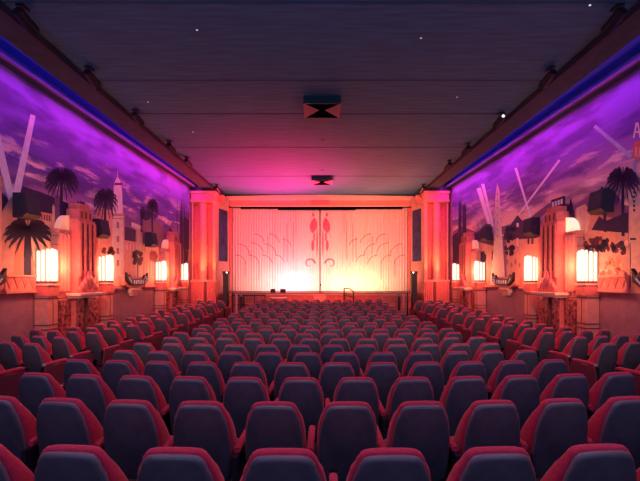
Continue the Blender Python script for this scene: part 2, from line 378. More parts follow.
p.poly([(507,236),(541,238),(541,288),(507,288)], PEACH, 5)
[p.blob(510+random.uniform(-4,5),240+random.uniform(-15,14),2.6,3.6, INDIGO, 7, n=10, j=.5) for k in range(22)]; p.rect(517,223,519.3,227, (1,.92,.75), 8); p.rect(517,238,519,246, (.95,.8,.6), 8)
p.rect(528,236,530,244, PLUM, 8); p.rect(532,236,534,244, PLUM, 8)
for k in range(4): p.blob(508+k*4,262+k%2*3,1.3,3.2, (.45,.16,.14), 8)
p.poly([(540,218),(548,212),(548,290),(540,290)], CREAM, 6)
p.poly([(576,209),(590,212),(629,222),(629,290),(576,290)], SAND, 4)
p.poly([(577,208),(586,204),(592,214),(588,232),(580,238)], CREAM, 6)
p.poly([(600,216),(606,221),(629,212),(629,233),(592,230)], INDIGO, 6)
p.poly([(561,206),(562,200),(564,205),(570,205),(571,198),(573,204),(575,214),(580,228),(586,240),(580,240),(574,226),(571,214)], NIGHT, 7)
for k in range(46):
    t = random.random(); x = 583+44*t; p.blob(x, 247-5*math.sin(t*PI)+random.uniform(-5, 9), random.uniform(2, 4), random.uniform(2.5, 5), [NIGHT, (.07,.03,.07), (.16,.04,.05)][k % 3], 7, n=12, j=.45)
p.poly([(630,196),(640,184),(720,150),(720,330),(629,300)], CREAM, 5); p.rect(629,190,640,206, (.55,.5,.42), 6)
for k in range(5): p.rect(634,191+k*4.5,636,193.5+k*4.5, NIGHT, 8)
p.rect(634,160,637,190, (.35,.40,.55), 8)
p.poly([(634,158),(634,146),(636,142),(639,141),(644,142),(647,146),(647,158)], (.80,.22,.10), 7); p.rect(636,147,638,156, (.9,.6,.3), 8); p.rect(640,147,642,156, (.9,.6,.3), 8)
p.strip([(634.5,138),(637.5,122.5)], .9, .9, (1,.92,.62), 9); p.strip([(641.5,138),(638.5,122.5)], .9, .9, (1,.92,.62), 9); p.rect(635.5,131,640.5,133, (1,.92,.62), 9)
p.palm(624,176,17,19, INDIGO, 236, n=21, lay=9, tw=1.2, skirt=True); p.palm(606,192,9,12, INDIGO, 232, n=13, lay=8)
for k in range(60):
    q = random.random()*2*PI; u = random.random()**.5; p.blob(614+13*u*math.cos(q), 273+15*u*math.sin(q), random.uniform(1.5, 3), random.uniform(2, 4), [(.70,.26,.14), (.85,.50,.28), (.55,.16,.10)][k % 3], 8, n=10, j=.45)
p.strip([(631,288),(631,243)], .5, .4, NIGHT, 9); p.blob(627.5,243,2.2,3, (.8,.62,.45), 9, j=.1); p.blob(634,240,2.4,3, (.8,.62,.45), 9, j=.1); p.rect(631,238,637,240, NIGHT, 10)
for k in range(4): p.rect(650+k*22,200-k*8,668+k*22,330, (SAND, PEACH)[k % 2], 6)
p.build('city_mural', 'sunset city mural on the right wall with slender pale spire and crossing searchlights')

# ------------------------------------------------------------------ wall architecture
def zigzag_band(s, ya, yb, label):
    yc = (ya+yb)/2; h = (yb-ya)/2
    o = empty('ledge', (wallx(s, yc), yc, 0), label, 'ledge', 'zigzag plaster ledges', wallrot(s))
    d = -s
    MB().box(d*.03, d*.14, -h, h, LEDGE, LEDGE+.07).box(d*.03, d*.11, -h, h, LEDGE+.07, LEDGE+.40).box(d*.03, d*.15, -h, h, LEDGE+.40, LEDGE+.45).build('moulding', M['plaster'], o)
    n = max(2, round(2*h/.25)); m = MB(); w_ = 2*h/n
    for i in range(n):
        a = -h+i*w_
        m.prism([(a+.01, LEDGE+.37), (a+w_-.01, LEDGE+.37), (a+w_/2, LEDGE+.11)], .11, .125, lambda u, v, q: (d*q, u, v))
    m.build('zigzag', M['plaster_red'], o)
def sconce(s, y, ptag, ltag):
    x = wallx(s, y); d = -s; rz = wallrot(s); fz = floorz(y)
    o = empty('sconce_pier', (x, y, fz), ptag, 'pier', 'stone piers under the wall lamps', rz)
    top = 1.74-fz
    b = MB().box(d*.03, d*.44, -.22, .22, 0, .12).box(d*.03, d*.40, -.19, .19, .12, top-.06)
    b.build('shaft', M['plaster'], o, bevel=.01)
    MB().box(d*.03, d*.43, -.21, .21, top-.34, top-.10).build('frieze', M['plaster_red'], o)
    g = MB()
    for z in (.42, .86, .98, top-.42): g.box(d*.03, d*.412, -.202, .202, z, z+.03)
    for z0, z1 in ((.45,.86),(1.01,top-.42)): g.box(d*.40, d*.406, -.012, .012, z0, z1); 
    g.build('banding', M['groove'], o)
    MB().box(d*.03, d*.45, -.23, .23, top-.06, top-.01).build('cap', M['cream'], o)
    l = empty('wall_sconce', (x, y, 1.74), ltag, 'wall lamp', 'lit glass tube wall lamps', rz)
    MB().box(d*.06, d*.40, -.19, .19, -.01, .05).build('base', M['groove'], l)
    t = MB()
    pts = [(.13, -.17), (.255, -.17), (.38, -.16), (.42, -.055), (.42, .055), (.38, .16), (.255, .17)]
    for i, (a, c) in enumerate(pts):
        hgt = (.86, .88, .91, .93, .91, .88, .86)[i]; rr = .043
        prof = [(rr-.006, .05), (rr, .08)]+[(rr*math.cos(q), hgt-rr+rr*math.sin(q)) for q in (0, .35, .7, 1.05, 1.35)]+[(.003, hgt)]
        t.lathe(prof, d*a, c, 14)
    t.build('glass_tubes', M['glass'], l, smooth=True)
    MB().box(d*.06, d*.36, -.13, .13, .05, .80).build('back_plate', M['plate'], l)
    for dy in (-.48, .48):
        lamp('sconce_glow', 'POINT', (x+d*.62, y+dy, 2.2), (1, .25, .13), 50, shadow_soft_size=.15)
    return o
def pylon(s, y, label, glow):
    x = wallx(s, y); d = -s; fz = floorz(y)
    o = empty('deco_pylon', (x, y, fz), label, 'pylon', 'stepped art deco wall pylons', wallrot(s))
    Z = lambda z: z-fz
    for sy in (-1, 1):
        w_ = MB().box(d*.03, d*.22, sy*.44, sy*1.0, 0, Z(3.20)); w_.box(d*.03, d*.25, sy*.44, sy*1.03, Z(3.20), Z(3.26))
        for k in range(3): w_.lathe([(.075, Z(1.5)), (.075, Z(3.12)), (.03, Z(3.18))], d*.22, sy*(.56+.16*k), 10)
        w = w_.build('side_wing', M['plaster'], o)
        g = MB()
        for k in range(11): g.box(d*.032, d*.226, sy*.435, sy*1.006, Z(.55+.25*k), Z(.562+.25*k))
        g.build('coursing', M['groove'], w)
        q = MB(); seg = 10; R = .40
        q.prism([(sy*.45+sy*R*math.cos(a), Z(3.26)+R*1.1*math.sin(a)) for a in [PI/2*i/seg for i in range(seg+1)]]+[(sy*.45, Z(3.26))], .03, .2, lambda u, v, t: (d*t, u, v))
        for k in range(1, 4):
            a = PI/2*k/4; q.tube((d*.2, sy*.47, Z(3.28)), (d*.2, sy*(.45+R*.95*math.cos(a)), Z(3.26)+R*1.05*math.sin(a)), .012, 6)
        q.build('shell_dome', (M['domeglow'] if glow else M['dimdome']) if sy < 0 else M['cream'], o)  # camera-side dome given a glow, the other plain plaster
    t = MB().box(d*.03, d*.46, -.42, .42, Z(1.36), Z(3.62)).box(d*.03, d*.42, -.34, .34, Z(3.62), Z(3.92)).box(d*.03, d*.37, -.25, .25, Z(3.92), Z(4.1))
    t.box(d*.03, d*.36, -.42, .42, 0, Z(1.36))
    for yy in (-.36, -.12, .12, .36): t.box(d*.46, d*.50, yy-.05, yy+.05, Z(1.9), Z(3.55))
    t.build('tower', M['plaster_red'], o, bevel=.012)
    g = MB()
    for yy in (-.24, 0, .24): g.box(d*.455, d*.468, yy-.045, yy+.045, Z(2.1), Z(3.5)); g.box(d*.415, d*.428, yy*.9-.03, yy*.9+.03, Z(3.66), Z(3.86))
    for k in range(12): g.box(d*.468, d*.49, -.012, .012, Z(2.15+.11*k), Z(2.19+.11*k))
    g.build('slot', M['groove'], o)
    c = MB()
    for k, (a, hgt) in enumerate([(-.42,.20),(-.30,.34),(-.15,.50),(0,.66),(.15,.50),(.30,.34),(.42,.20)]):
        c.rings([[(d*(.5+r*math.cos(q)*.7+.0), a+r*math.sin(q), Z(1.44)+z) for q in [2*PI*i/8 for i in range(8)]] for r, z in ((.07,0),(.10,hgt*.45),(.09,hgt*.75),(.02,hgt))])
    c.build('leaf_crest', M['plaster_red'], o, smooth=True)
    MB().box(d*.03, d*.66, -.66, .66, Z(1.36), Z(1.44)).box(d*.03, d*.58, -.58, .58, Z(1.29), Z(1.36)).build('canopy', M['cream'], o, bevel=.01)
    MB().box(d*.36, d*.40, -.40, -.06, .1, Z(1.27)).box(d*.36, d*.40, .10, .40, .1, Z(1.27)).box(d*.22, d*.25, -.98, -.48, .1, Z(1.25)).box(d*.22, d*.25, .48, .98, .1, Z(1.25)).build('marble_panel', M['marble'], o)
    m = MB(); m.lathe([(.05, 0), (.05, Z(1.28))], d*.42, .02, 10); m.build('slim_column', M['groove'], o, smooth=True)
def relief(s, y, label):
    x = wallx(s, y); d = -s
    o = empty('wall_bracket', (x, y, 0), label, 'wall bracket', 'dark relief wall brackets', wallrot(s))
    MB().prism([(-.95,1.93),(-.90,1.62),(-.45,1.50),(.45,1.50),(.90,1.62),(.95,1.93)], .03, .2, lambda u, v, q: (d*q, u, v)).build('backing', M['plaster'], o)
    MB().box(d*.03, d*.24, -.34, .34, 1.30, 1.50).box(d*.03, d*.18, -.22, .22, 1.20, 1.30).build('corbel', M['cream'], o, bevel=.01)
    b = MB()
    b.prism([(-.88,2.10),(-.84,1.78),(-.50,1.60),(.50,1.60),(.84,1.78),(.88,2.10),(.74,1.92),(.62,2.02),(.48,1.86),(-.48,1.86),(-.62,2.02),(-.74,1.92)], .2, .30, lambda u, v, q: (d*q, u, v))
    b.build('basin', M['black'], o)
    c = MB()
    for k in range(5): c.box(d*.30, d*.33, -.36+k*.18-.03, -.36+k*.18+.03, 1.66, 1.80)
    for sy in (-1, 1): c.tube((d*.31, sy*.55, 1.70), (d*.31, sy*.72, 1.86), .02, 6)
    c.build('ornament', M['white'], o)
    MB().box(d*.2, d*.27, -.40, .40, 1.37, 1.44).build('plaque', M['plaster_red'], o)
def speaker(s, y, z, label):
    x = wallx(s, y); d = -s
    o = empty('wall_speaker', (x, y, z), label, 'speaker', 'surround speakers on the side walls', wallrot(s))
    h_, w_ = .30, .27
    MB().prism([(.10,h_),(.36,h_),(.44,-h_+.10),(.34,-h_),(.10,-h_)], -w_, w_, lambda u, v, q: (d*u, q, v)).build('cabinet', M['dark'], o, bevel=.01)
    MB().prism([(.365,h_-.03),(.375,h_-.03),(.45,-h_+.13),(.44,-h_+.13)], -w_+.03, w_-.03, lambda u, v, q: (d*u, q, v)).build('grille', mat('speaker_grille', (.05,.045,.05), .9), o)
    MB().box(d*.03, d*.10, -.06, .06, -.08, .08).build('bracket', M['black'], o)
side = {-1: 'left', 1: 'right'}
PY = {-1: ((10.95, 12.4, 13.8), (18.3, 19.7, 21.1)), 1: ((11.39, 12.85, 14.2), (18.5, 19.9, 21.3))}
for s in (-1, 1):
    sd = side[s]
    for bi, (a, c, b) in enumerate(PY[s]):
        which = 'near' if bi == 0 else 'far'
        for y, fb in ((a, 'camera side'), (b, 'stage side')):
            sconce(s, y, f'banded salmon pier on the {sd} wall, {fb} of the {which} pylon',
                   f'lit glass tube lamp on the {sd} wall, {fb} of the {which} pylon')
        pylon(s, c, f'stepped coral art deco pylon with leaf crest on the {sd} wall, {"nearer" if bi == 0 else "farther"} of two', s > 0 and bi == 0)
    relief(s, 16.05 if s < 0 else 16.3, f'black basin shaped bracket on the {sd} wall between its two pylons')
    relief(s, 8.65 if s < 0 else 8.9, f'black basin shaped bracket cut by the {sd} edge of the photo')
    e1 = PY[s][0][0]-.24
    zigzag_band(s, e1-1.0, e1, f'zigzag plaster ledge on the {sd} wall just left of the nearest lamp' if s > 0 else f'zigzag plaster ledge at the far left beside the nearest lamp')
    mid = 16.05 if s < 0 else 16.3
    for ya, yb, nm in ((PY[s][0][2]+.24, mid-.98, 'nearer'), (mid+.98, PY[s][1][0]-.24, 'farther')):
        o = MB().box(-s*.03, -s*.12, -(yb-ya)/2, (yb-ya)/2, 0, .10).build('ledge', M['plaster'])
        yc = (ya+yb)/2; o.location = (wallx(s, yc), yc, LEDGE); o.rotation_euler = (0, 0, wallrot(s))
        tag(o, f'short plain ledge on the {sd} wall, {nm} side of the dark bracket', 'ledge')
speaker(-1, 10.2, 3.65, 'dark wall speaker above the palm at far left, nearest of the left wall')
speaker(-1, 13.5, 3.50, 'dark wall speaker left of the white clock tower, middle of the left wall')
speaker(-1, 17.3, 3.50, 'dark wall speaker on the left wall farthest from the camera')
speaker(1, 10.85, 3.88, 'dark wall speaker beside the palm at far right, nearest of the right wall')
speaker(1, 14.2, 3.65, 'dark wall speaker over the painted houses, middle of the right wall')
speaker(1, 17.8, 3.80, 'dark wall speaker left of the painted spire, farthest on the right wall')
# rooftop sign cut-out on the nearer right pylon
o = empty('rooftop_sign', (wallx(1, 12.85), 12.85, 4.1), 'small dark cut-out sign on top of the nearer right pylon', 'sign', rz=wallrot(1))
MB().box(-.16, -.20, -.36, .30, .0, .28).build('panel', M['dark'], o)
q = MB()
for k in range(4): q.box(-.20, -.215, -.30+.15*k, -.22+.15*k, .05, .20)
q.build('lettering', M['white'], o)

# ------------------------------------------------------------------ proscenium
def fluted(mb, x0, x1, y, z0, z1, n, r):
    for i in range(n):
        cx = x0+(x1-x0)*(i+.5)/n
        mb.lathe([(r, z0), (r, z1)], cx, y, 10)
for s in (-1, 1):
    sd = side[s]
    o = empty('proscenium_column', (s*6.45, 22.9, floorz(22.9)), f'tall fluted coral column between the {sd} mural and the stage', 'column', 'proscenium columns')
    fz = floorz(22.9); Z = lambda z: z-fz; X = lambda x: s*(x-6.45)
    MB().box(X(5.80), X(7.20), -.10, .75, 0, Z(1.80)).build('pedestal', M['plaster_red'], o)
    m = MB(); fluted(m, X(6.55), X(7.15), -.10, .05, Z(1.66), 6, .045); fluted(m, X(5.84), X(6.25), -.10, .05, Z(1.66), 4, .045); m.build('reeding', M['plaster_red'], o, smooth=True, angle=.9)
    MB().box(X(6.30), X(6.46), -.14, -.101, .05, Z(1.70)).build('dark_recess', M['groove'], o)
    MB().box(X(5.76), X(7.22), -.16, .78, Z(1.70), Z(1.80)).build('pedestal_cap', M['plaster'], o)
    m = MB().box(X(5.86), X(7.16), .32, .70, Z(1.80), Z(6.15)).box(X(5.84), X(6.00), .02, .5, Z(1.8), Z(6.15)).box(X(7.09), X(7.18), .04, .5, Z(1.8), Z(6.15))
    m.lathe([(.225, Z(1.8)), (.225, Z(6.15))], X(6.54), .16, 24)
    m.build('shaft', M['plaster'], o, smooth=True, angle=.6)
    m = MB(); fluted(m, X(6.78), X(7.08), .31, Z(1.8), Z(6.15), 4, .034); fluted(m, X(6.02), X(6.30), .31, Z(1.8), Z(6.15), 3, .042)
    m.build('fluting', M['plaster_red'], o, smooth=True, angle=.9)  # darker coral puts the shade of the recesses into the ribs
    MB().box(X(5.80), X(7.20), -.18, .75, Z(6.15), Z(6.25)).box(X(5.84), X(7.18), -.12, .72, Z(6.25), Z(6.62)).box(X(5.78), X(7.20), -.20, .75, Z(6.62), Z(6.74)).build('capital', M['plaster'], o, bevel=.012)
    # soffit over column up to the ceiling
    m = MB().box(s*5.7, s*7.5, 22.78, 24.95, 6.78, 7.6); struct(m, 'wall_over_column_'+sd, M['dark'])
    # splayed return with night-blue painted niche
    A = Vector((s*5.90, 23.75)); B = Vector((s*5.55, 24.96))
    m = MB(); m.prism([(A.x, A.y), (B.x, B.y), (B.x+s*.4, B.y), (A.x+s*.4, A.y)], floorz(24), 6.78, lambda u, v, q: (u, v, q))
    struct(m, 'wall_splay_'+sd, M['plaster'])
    def on(t, off): p_ = A.lerp(B, t); n = Vector((-s*1.0, -.28)).normalized(); return (p_.x+n.x*off, p_.y+n.y*off)
    m = MB(); a1 = on(.06, .01); a2 = on(.84, .01); b1 = on(.06, .03); b2 = on(.84, .03)
    m.prism([a1, a2, b2, b1], CAMZ+1.05, CAMZ+4.1, lambda u, v, q: (u, v, q))
    tag(m.build('niche_painting', M['blueniche']), f'narrow night blue painted panel beside the {sd} end of the curtain', 'painting')
    o = empty('stage_pilaster', (s*5.52, 25.05, CAMZ-.75), f'slim coral pilaster framing the {sd} edge of the curtain', 'pilaster', 'slim pilasters beside the curtain')
    m = MB().box(-.10, .10, 0, .3, 0, 5.1); m.box(-.14, .14, -.04, .3, 4.5, 4.7).build('frame', M['plaster_red'], o)
    m = MB(); fluted(m, -.08, .08, 0, .1, 4.45, 3, .022); m.build('fluting', M['plaster'], o, smooth=True, angle=.9)
    # small stepped capital next to the ceiling beam
    o = empty('hanging_capital', (s*5.72, 23.7, 6.3), f'small stepped coral capital under the {sd} beam end', 'capital')
    MB().box(-.16, .16, -.12, .0, -.05, .12).build('lower_step', M['plaster_red'], o); MB().box(-.2, .2, -.16, .0, .12, .36).build('upper_step', M['plaster'], o)
# header over the curtain, top edge gently peaked under the ceiling
o = empty('stage_header', (0, 25.04, CAMZ+4.46), 'long cream and coral header with centre plaque above the curtain', 'header')
MB().prism([(-5.95,.36),(-5.95,.60),(0,.68),(5.95,.60),(5.95,.36)], -.02, .25, lambda u, v, q: (u, q, v)).build('cornice', M['cream'], o)
MB().box(-5.95, 5.95, .04, .25, .0, .36).build('frieze', M['plaster'], o)
MB().box(-.55, .55, -.03, .04, .02, .36).box(-.4, .4, -.05, -.03, .06, .32).build('centre_plaque', M['plaster_red'], o)
MB().box(-5.4, 5.4, .02, .05, -.03, .02).build('lower_lip', M['cream'], o)
o = MB().box(-4.9, -2.6, 25.32, 25.38, CAMZ+4.34, CAMZ+4.50).box(-2.6, -.2, 25.32, 25.38, CAMZ+4.27, CAMZ+4.54).box(-.2, 2.2, 25.32, 25.38, CAMZ+4.27, CAMZ+4.54).box(2.2, 5.1, 25.32, 25.38, CAMZ+4.33, CAMZ+4.5).build('header_shade', M['shadeblack'])  # dark strip standing in for shade between header and curtain
tag(o, 'black stepped strip painted for the shade under the stage header', 'shade strip')
m = MB().box(-7.6, 7.6, 27.3, 27.5, -.5, 7.6); struct(m, 'wall_stage_back', M['dark'])
m = MB().box(-5.9, 5.9, 25.32, 27.3, 6.98, 7.2); struct(m, 'ceiling_stage', M['dark'])

# curtain: two pleated halves with woven pattern
def seg_d(px, py, a, b):
    ax, ay = a; bx, by = b; t = max(0, min(1, ((px-ax)*(bx-ax)+(py-ay)*(by-ay))/((bx-ax)**2+(by-ay)**2)))
    return math.hypot(px-ax-t*(bx-ax), py-ay-t*(by-ay))
ARC = [(238.5,245,12),(252.5,244,12),(265,245,12),(256,235,9),(270,235,10.5),(237,256,10),(250,256,10),(263,256,10.5),(277,256,8),(284,240,8)]
STEM = [(252,250,262),(269,236,254),(285,236,258),(288,223,262),(294.5,222,260),(297,214,234),(246,262,276),(260,262,280)]
def pattern(px, py):         # px on the left half, mirrored for the right
    w_ = 3.6*math.sin(max(0, min(1, (py-218)/15))*PI)**.6 if 218 < py < 233 else 0
    if w_ and abs(px-314.5+.12*(py-226)) < w_: return 1 if abs(px-315.3) < .9 and py > 224 else 2
    if 213 < py < 216.5 and abs(px-314.2) < 1.4-.3*abs(py-215): return 1
    if 233 <= py < 241 and abs(px-315.2) < .9: return 1
    if 240 < py < 251 and abs(px-313.8) < 1.5*math.sin((py-240)/11*PI)**.5: return 2
    if 226 < py < 258 and abs(px-318.1) < .9*math.sin((py-226)/32*PI): return 1
    a = (math.atan2(-(py-263.5), px-310.5)) % (2*PI); r = math.hypot(px-310.5, py-263.5)
    R = 5.4-a*.62
    if a < 5.2 and abs(r-R) < 1.05*(1-a/8): return 2
    for cx, cy, R in ARC:
        dx = px-cx; dy = (py-cy)
        if -.5 < dx < R and -R*.2 < dy < R:
            q = math.hypot(dx-0, dy-R*.9)
            if abs(q-R) < .42 and dy < R*.8: return 1
    for x, a, b in STEM:
        if abs(px-x) < .3 and a < py < b: return 1
    for k in range(3):
        yy = 279+k*3+1.6*math.sin((px-290)*.5)
        if 290 < px < 312 and abs(py-yy) < .4: return 3
    return 0
for s in (-1, 1):
    x0, x1 = .035, 5.55; nx, nz = 440, 150; zb, zt = CAMZ-.72, CAMZ+4.46
    m = MB(); vs = []; per = .165
    for j in range(nz+1):
        z = zb+(zt-zb)*j/nz
        for i in range(nx+1):
            x = x0+(x1-x0)*i/nx
            amp = .018*(1-.2*j/nz)+.012*math.sin(x*5+.5*math.sin(x*9))
            y = YCUR+amp*math.sin(2*PI*x/per+.35*math.sin(x*3.1)+.12*math.sin(z*1.3+x))+.003*math.sin(2*PI*x/(per*.37))
            vs.append((s*x, y, z))
    fs = []; mi = []
    for j in range(nz):
        for i in range(nx):
            k = j*(nx+1)+i; fs.append((k, k+1, k+nx+2, k+nx+1))
            x = x0+(x1-x0)*(i+.5)/nx; z = zb+(zt-zb)*(j+.5)/nz
            px = 321-x*F/YCUR; py = HOR-(z-CAMZ)*F/YCUR
            mi.append(pattern(px, py))
    m.v = vs; m.f = fs; m.mi = mi
    o = empty('stage_curtain', (0, 0, 0), f'{"left" if s < 0 else "right"} half of the pleated cream stage curtain with arc and scroll pattern', 'curtain', 'stage curtain halves')
    c = m.build('drape', [M['curtain'], M['curline'], M['curpink'], M['curviolet']], o, smooth=True)
    sd_ = c.modifiers.new('thickness', 'SOLIDIFY'); sd_.thickness = .006
    h = MB(); h.box(s*x0, s*x1, YCUR-.07, YCUR+.07, zb-.03, zb+.03); h.build('hem', M['curtain'], o)

# ------------------------------------------------------------------ stage apron and things on it
zs = CAMZ-.78
m = MB().box(-5.6, 5.6, YST, 27.3, zs-.06, zs); struct(m, 'floor_stage', M['wood'])
o = empty('stage_apron', (0, YST, floorz(YST)), 'coral panelled front of the stage below the curtain', 'stage front')
hz = zs-.062-floorz(YST)
MB().box(-5.3, 5.3, .0, .1, 0, hz).build('front_wall', M['stage'], o)
m = MB()
for k in range(12):
    a = -5.2+k*.88
    m.box(a, a+.80, -.03, 0, hz-.52, hz-.12)
m.build('panel', mat('stage_inset', (.60, .13, .09), .5), o)
MB().box(-5.35, 5.35, -.06, .1, hz-.08, hz).build('nosing', M['plaster'], o)
MB().box(-.35, .35, -.12, -.03, hz-.6, hz+.0).build('prompt_box', M['plaster'], o)
o = empty('microphone_stand', (.03, YST+.7, zs), 'thin dark microphone stand at the middle of the stage', 'microphone stand')
MB().lathe([(.14, 0), (.13, .03), (.02, .045)], 0, 0, 16).build('base', M['black'], o)
m = MB(); m.lathe([(.014, .04), (.014, .38)], 0, 0, 8); m.build('pole', M['black'], o)
m = MB(); m.lathe([(.02, .38), (.04, .42), (.04, .47), (.01, .5)], 0, 0, 10); m.build('head', M['black'], o, smooth=True)
# handrail by the stage, right of centre
o = empty('handrail', (1.62, YST-.05, floorz(YST)), 'black stair handrail standing before the stage right of centre', 'handrail')
o.location.y = YST-.45
for i, (x, z) in enumerate(((-.27, 1.52), (.25, 1.36))):
    MB().tube((x, 0, 0), (x, 0, z), .03, 8).build('post', M['black'], o)
m = MB(); m.tube((-.27, 0, 1.52), (.02, 0, 1.50), .028, 8); m.tube((.02, 0, 1.50), (.27, 0, 1.34), .028, 8); m.build('rail', M['black'], o)
m = MB(); m.tube((-.27, 0, 1.15), (.25, 0, 1.0), .018, 8); m.build('lower_rail', M['black'], o)
# low dark monitors at the left lip of the stage
for i, (x, w_) in enumerate(((-2.72, .26), (-2.14, .30))):
    o = empty('stage_monitor', (x, YST+.32, zs), f'{"left" if i == 0 else "right"} of two low black wedge monitors at the stage edge', 'stage monitor', 'wedge monitors on the stage lip')
    MB().prism([(-.15,0),(.15,0),(.15,.14),(-.05,.20),(-.15,.08)], -w_/2, w_/2, lambda u, v, q: (q, u, v)).build('cabinet', M['black'], o)
    MB().prism([(-.155,.085),(-.055,.205),(-.06,.21),(-.16,.09)], -w_/2+.03, w_/2-.03, lambda u, v, q: (q, u, v)).build('grille', M['vent'], o)
o = empty('low_table', (-2.3, YST-.62, floorz(YST)), 'low white topped table before the stage left of centre', 'table')
MB().box(-.45, .45, -.2, .2, .98, 1.02).build('tabletop', M['white'], o)
for x in (-.4, .4):
    for y in (-.16, .16): MB().box(x-.02, x+.02, y-.02, y+.02, 0, .98).build('leg', M['black'], o)
# barrier railing left of the stage front
o = empty('barrier', (-4.0, YST-.25, floorz(YST)), 'dark slatted barrier before the left part of the stage', 'barrier')
for k in range(4): MB().box(-.9+.6*k-.02, -.9+.6*k+.02, -.02, .02, 0, 1.14).build('post', M['black'], o)
MB().box(-.92, .92, -.025, .025, 1.10, 1.16).build('top_rail', M['black'], o)
MB().box(-.92, .92, -.015, .015, .55, .60).build('lower_rail', M['black'], o)
# loudspeaker towers with bright lamps, and dark posts beside them
for s in (-1, 1):
    sd = side[s]
    y = 22.35; fz = floorz(y)
    o = empty('speaker_tower', (s*5.12, y, fz), f'tall black loudspeaker tower at the {sd} corner of the stage', 'loudspeaker', 'black speaker towers')
    top = CAMZ+.42-fz
    MB().box(-.14, .14, -.16, .16, 0, top-.14).build('cabinet', M['black'], o, bevel=.01)
    MB().box(-.11, .11, -.175, -.16, .2, top-.2).build('grille', M['vent'], o)
    MB().box(-.18, .18, -.12, .12, top-.14, top).build('top_unit', M['black'], o, bevel=.01)
    l = empty('clip_lamp', (s*5.12-s*0, y-.15, fz+top-.07), f'small white lit lamp on the {sd} speaker tower', 'lamp')
    m = MB(); m.tube((-s*.08, .029, 0), (-s*.08, -.04, 0), .03, 12); m.build('housing', M['black'], l)
    m = MB(); m.tube((-s*.08, -.04, 0), (-s*.08, -.055, 0), .042, 12, r1=.035); m.build('lens', mat('lamp_lens', (1,1,1), .3, emit=(1,.9,.8), es=3), l)
    for k, (dx, hh, r) in enumerate(((.32, 1.38, .05), (.52, 1.20, .06), (.74, 1.15, .07))):
        x = s*(5.12-dx)
        yy = y+.15+.1*k
        o = empty('barrier_post', (x, yy, floorz(yy)), f'{("tallest", "middle", "innermost")[k]} of the three dark posts beside the {sd} speaker tower', 'post', 'dark posts by the stage corners')
        m = MB(); m.lathe([(r*1.8, 0), (r*1.8, .03), (r, .05), (r, hh), (r*.6, hh+.03)], 0, 0, 14); m.build('shaft', [M['black'], M['tip'], M['plastic']][k], o, smooth=True, angle=.6)
        m = MB(); m.lathe([(r*1.05, hh-.06), (r*1.05, hh-.01)], 0, 0, 14); m.build('collar', M['tip'], o)

# ------------------------------------------------------------------ ceiling fixtures
def vent(y, label):
    o = empty('ceiling_vent', (.06 if y < 15 else .1, y, CEIL), label, 'ceiling vent', 'square ceiling vents')
    h = .50
    MB().box(-h-.03, h+.03, -h-.03, -h, -.22, 0).build('end_board', M['vent'], o); MB().box(-h-.03, h+.03, h, h+.03, -.22, 0).build('end_board', M['vent'], o)
    MB().box(-h-.03, -h, -h, h, -.22, 0).build('side_board', M['ventlit'], o); MB().box(h, h+.03, -h, h, -.22, 0).build('side_board', M['ventlit'], o)
    m = MB(); z0, z1, k = -.215, -.19, .10
    m.add([(-h,-h,z0),(h,-h,z0),(k,-.02,z1),(-k,-.02,z1)], [(0,1,2,3)]); m.add([(-h,h,z0),(h,h,z0),(k,.02,z1),(-k,.02,z1)], [(0,3,2,1)])
    m.build('end_louvre', M['shadeblack'], o)  # shade on the end louvres put in as near-black colour
    m = MB()
    for sx in (-1, 1): m.add([(sx*h,-h,z0),(sx*h,h,z0),(sx*k,.02,z1),(sx*k,-.02,z1)], [(0,1,2,3)])
    for sx in (-1, 1):
        for t in (.25, .5, .75):
            m.box(sx*(h-(h-k)*t)-.01, sx*(h-(h-k)*t)+.01, -h*(1-t), h*(1-t), z0+(z1-z0)*t-.012, z0+(z1-z0)*t)
    m.build('side_louvre', M['ventlit'], o)
vent(12.05, 'large square vent with bow tie louvres in the middle of the ceiling')
vent(21.0, 'square vent with bow tie louvres close above the stage header')
for (y, x) in ((15.2, .1), (19.4, .1)):
    o = MB(); o.lathe([(.06, -.02), (.07, 0)], 0, 0, 12); o = o.build('ceiling_rose', M['black']); o.location = (x, y, CEIL-.001)
    tag(o, 'tiny dark round fitting on the ceiling ' + ('between the two vents' if y < 16 else 'just before the vent near the stage'), 'ceiling fitting')
yl = {-1: (7.75, 10.0, 12.5, 15.3, 17.3, 22.3), 1: (7.75, 10.0, 12.7, 15.6, 17.8, 22.3)}
pos = ('nearest the camera', 'second from the camera', 'third from the camera', 'fourth from the camera', 'fifth from the camera', 'nearest the stage')
def spot(s, y, label, lit):
    o = empty('spotlight', (s*5.62, y, CEIL), label, 'spotlight', 'small spotlights hung along the ceiling beams', rz=0)
    o.scale = (1.5, 1.5, 1.5)
    MB().box(-.05, .05, -.06, .06, -.03, 0).build('mount', M['black'], o)
    m = MB(); m.tube((0, 0, -.02), (-s*.02, 0, -.14), .015, 8); m.build('arm', M['black'], o)
    m = MB(); m.tube((-s*.02, -.12, -.12), (-s*.04, .14, -.22), .06, 12, r1=.08); m.build('can', M['black'], o, smooth=True, angle=.6)
    if lit:
        m = MB(); m.tube((-s*.02, -.125, -.12), (-s*.02, -.135, -.12), .03, 10); m.build('lens', mat('spot_lens', (1,1,1), .3, emit=(.9,.9,1), es=1.2), o)
for s in (-1, 1):
    for y, pn in zip(yl[s], pos):
        spot(s, y, f'small black spotlight on the {side[s]} ceiling beam, {pn}', s > 0 and y == 12.7)
random.seed(3)
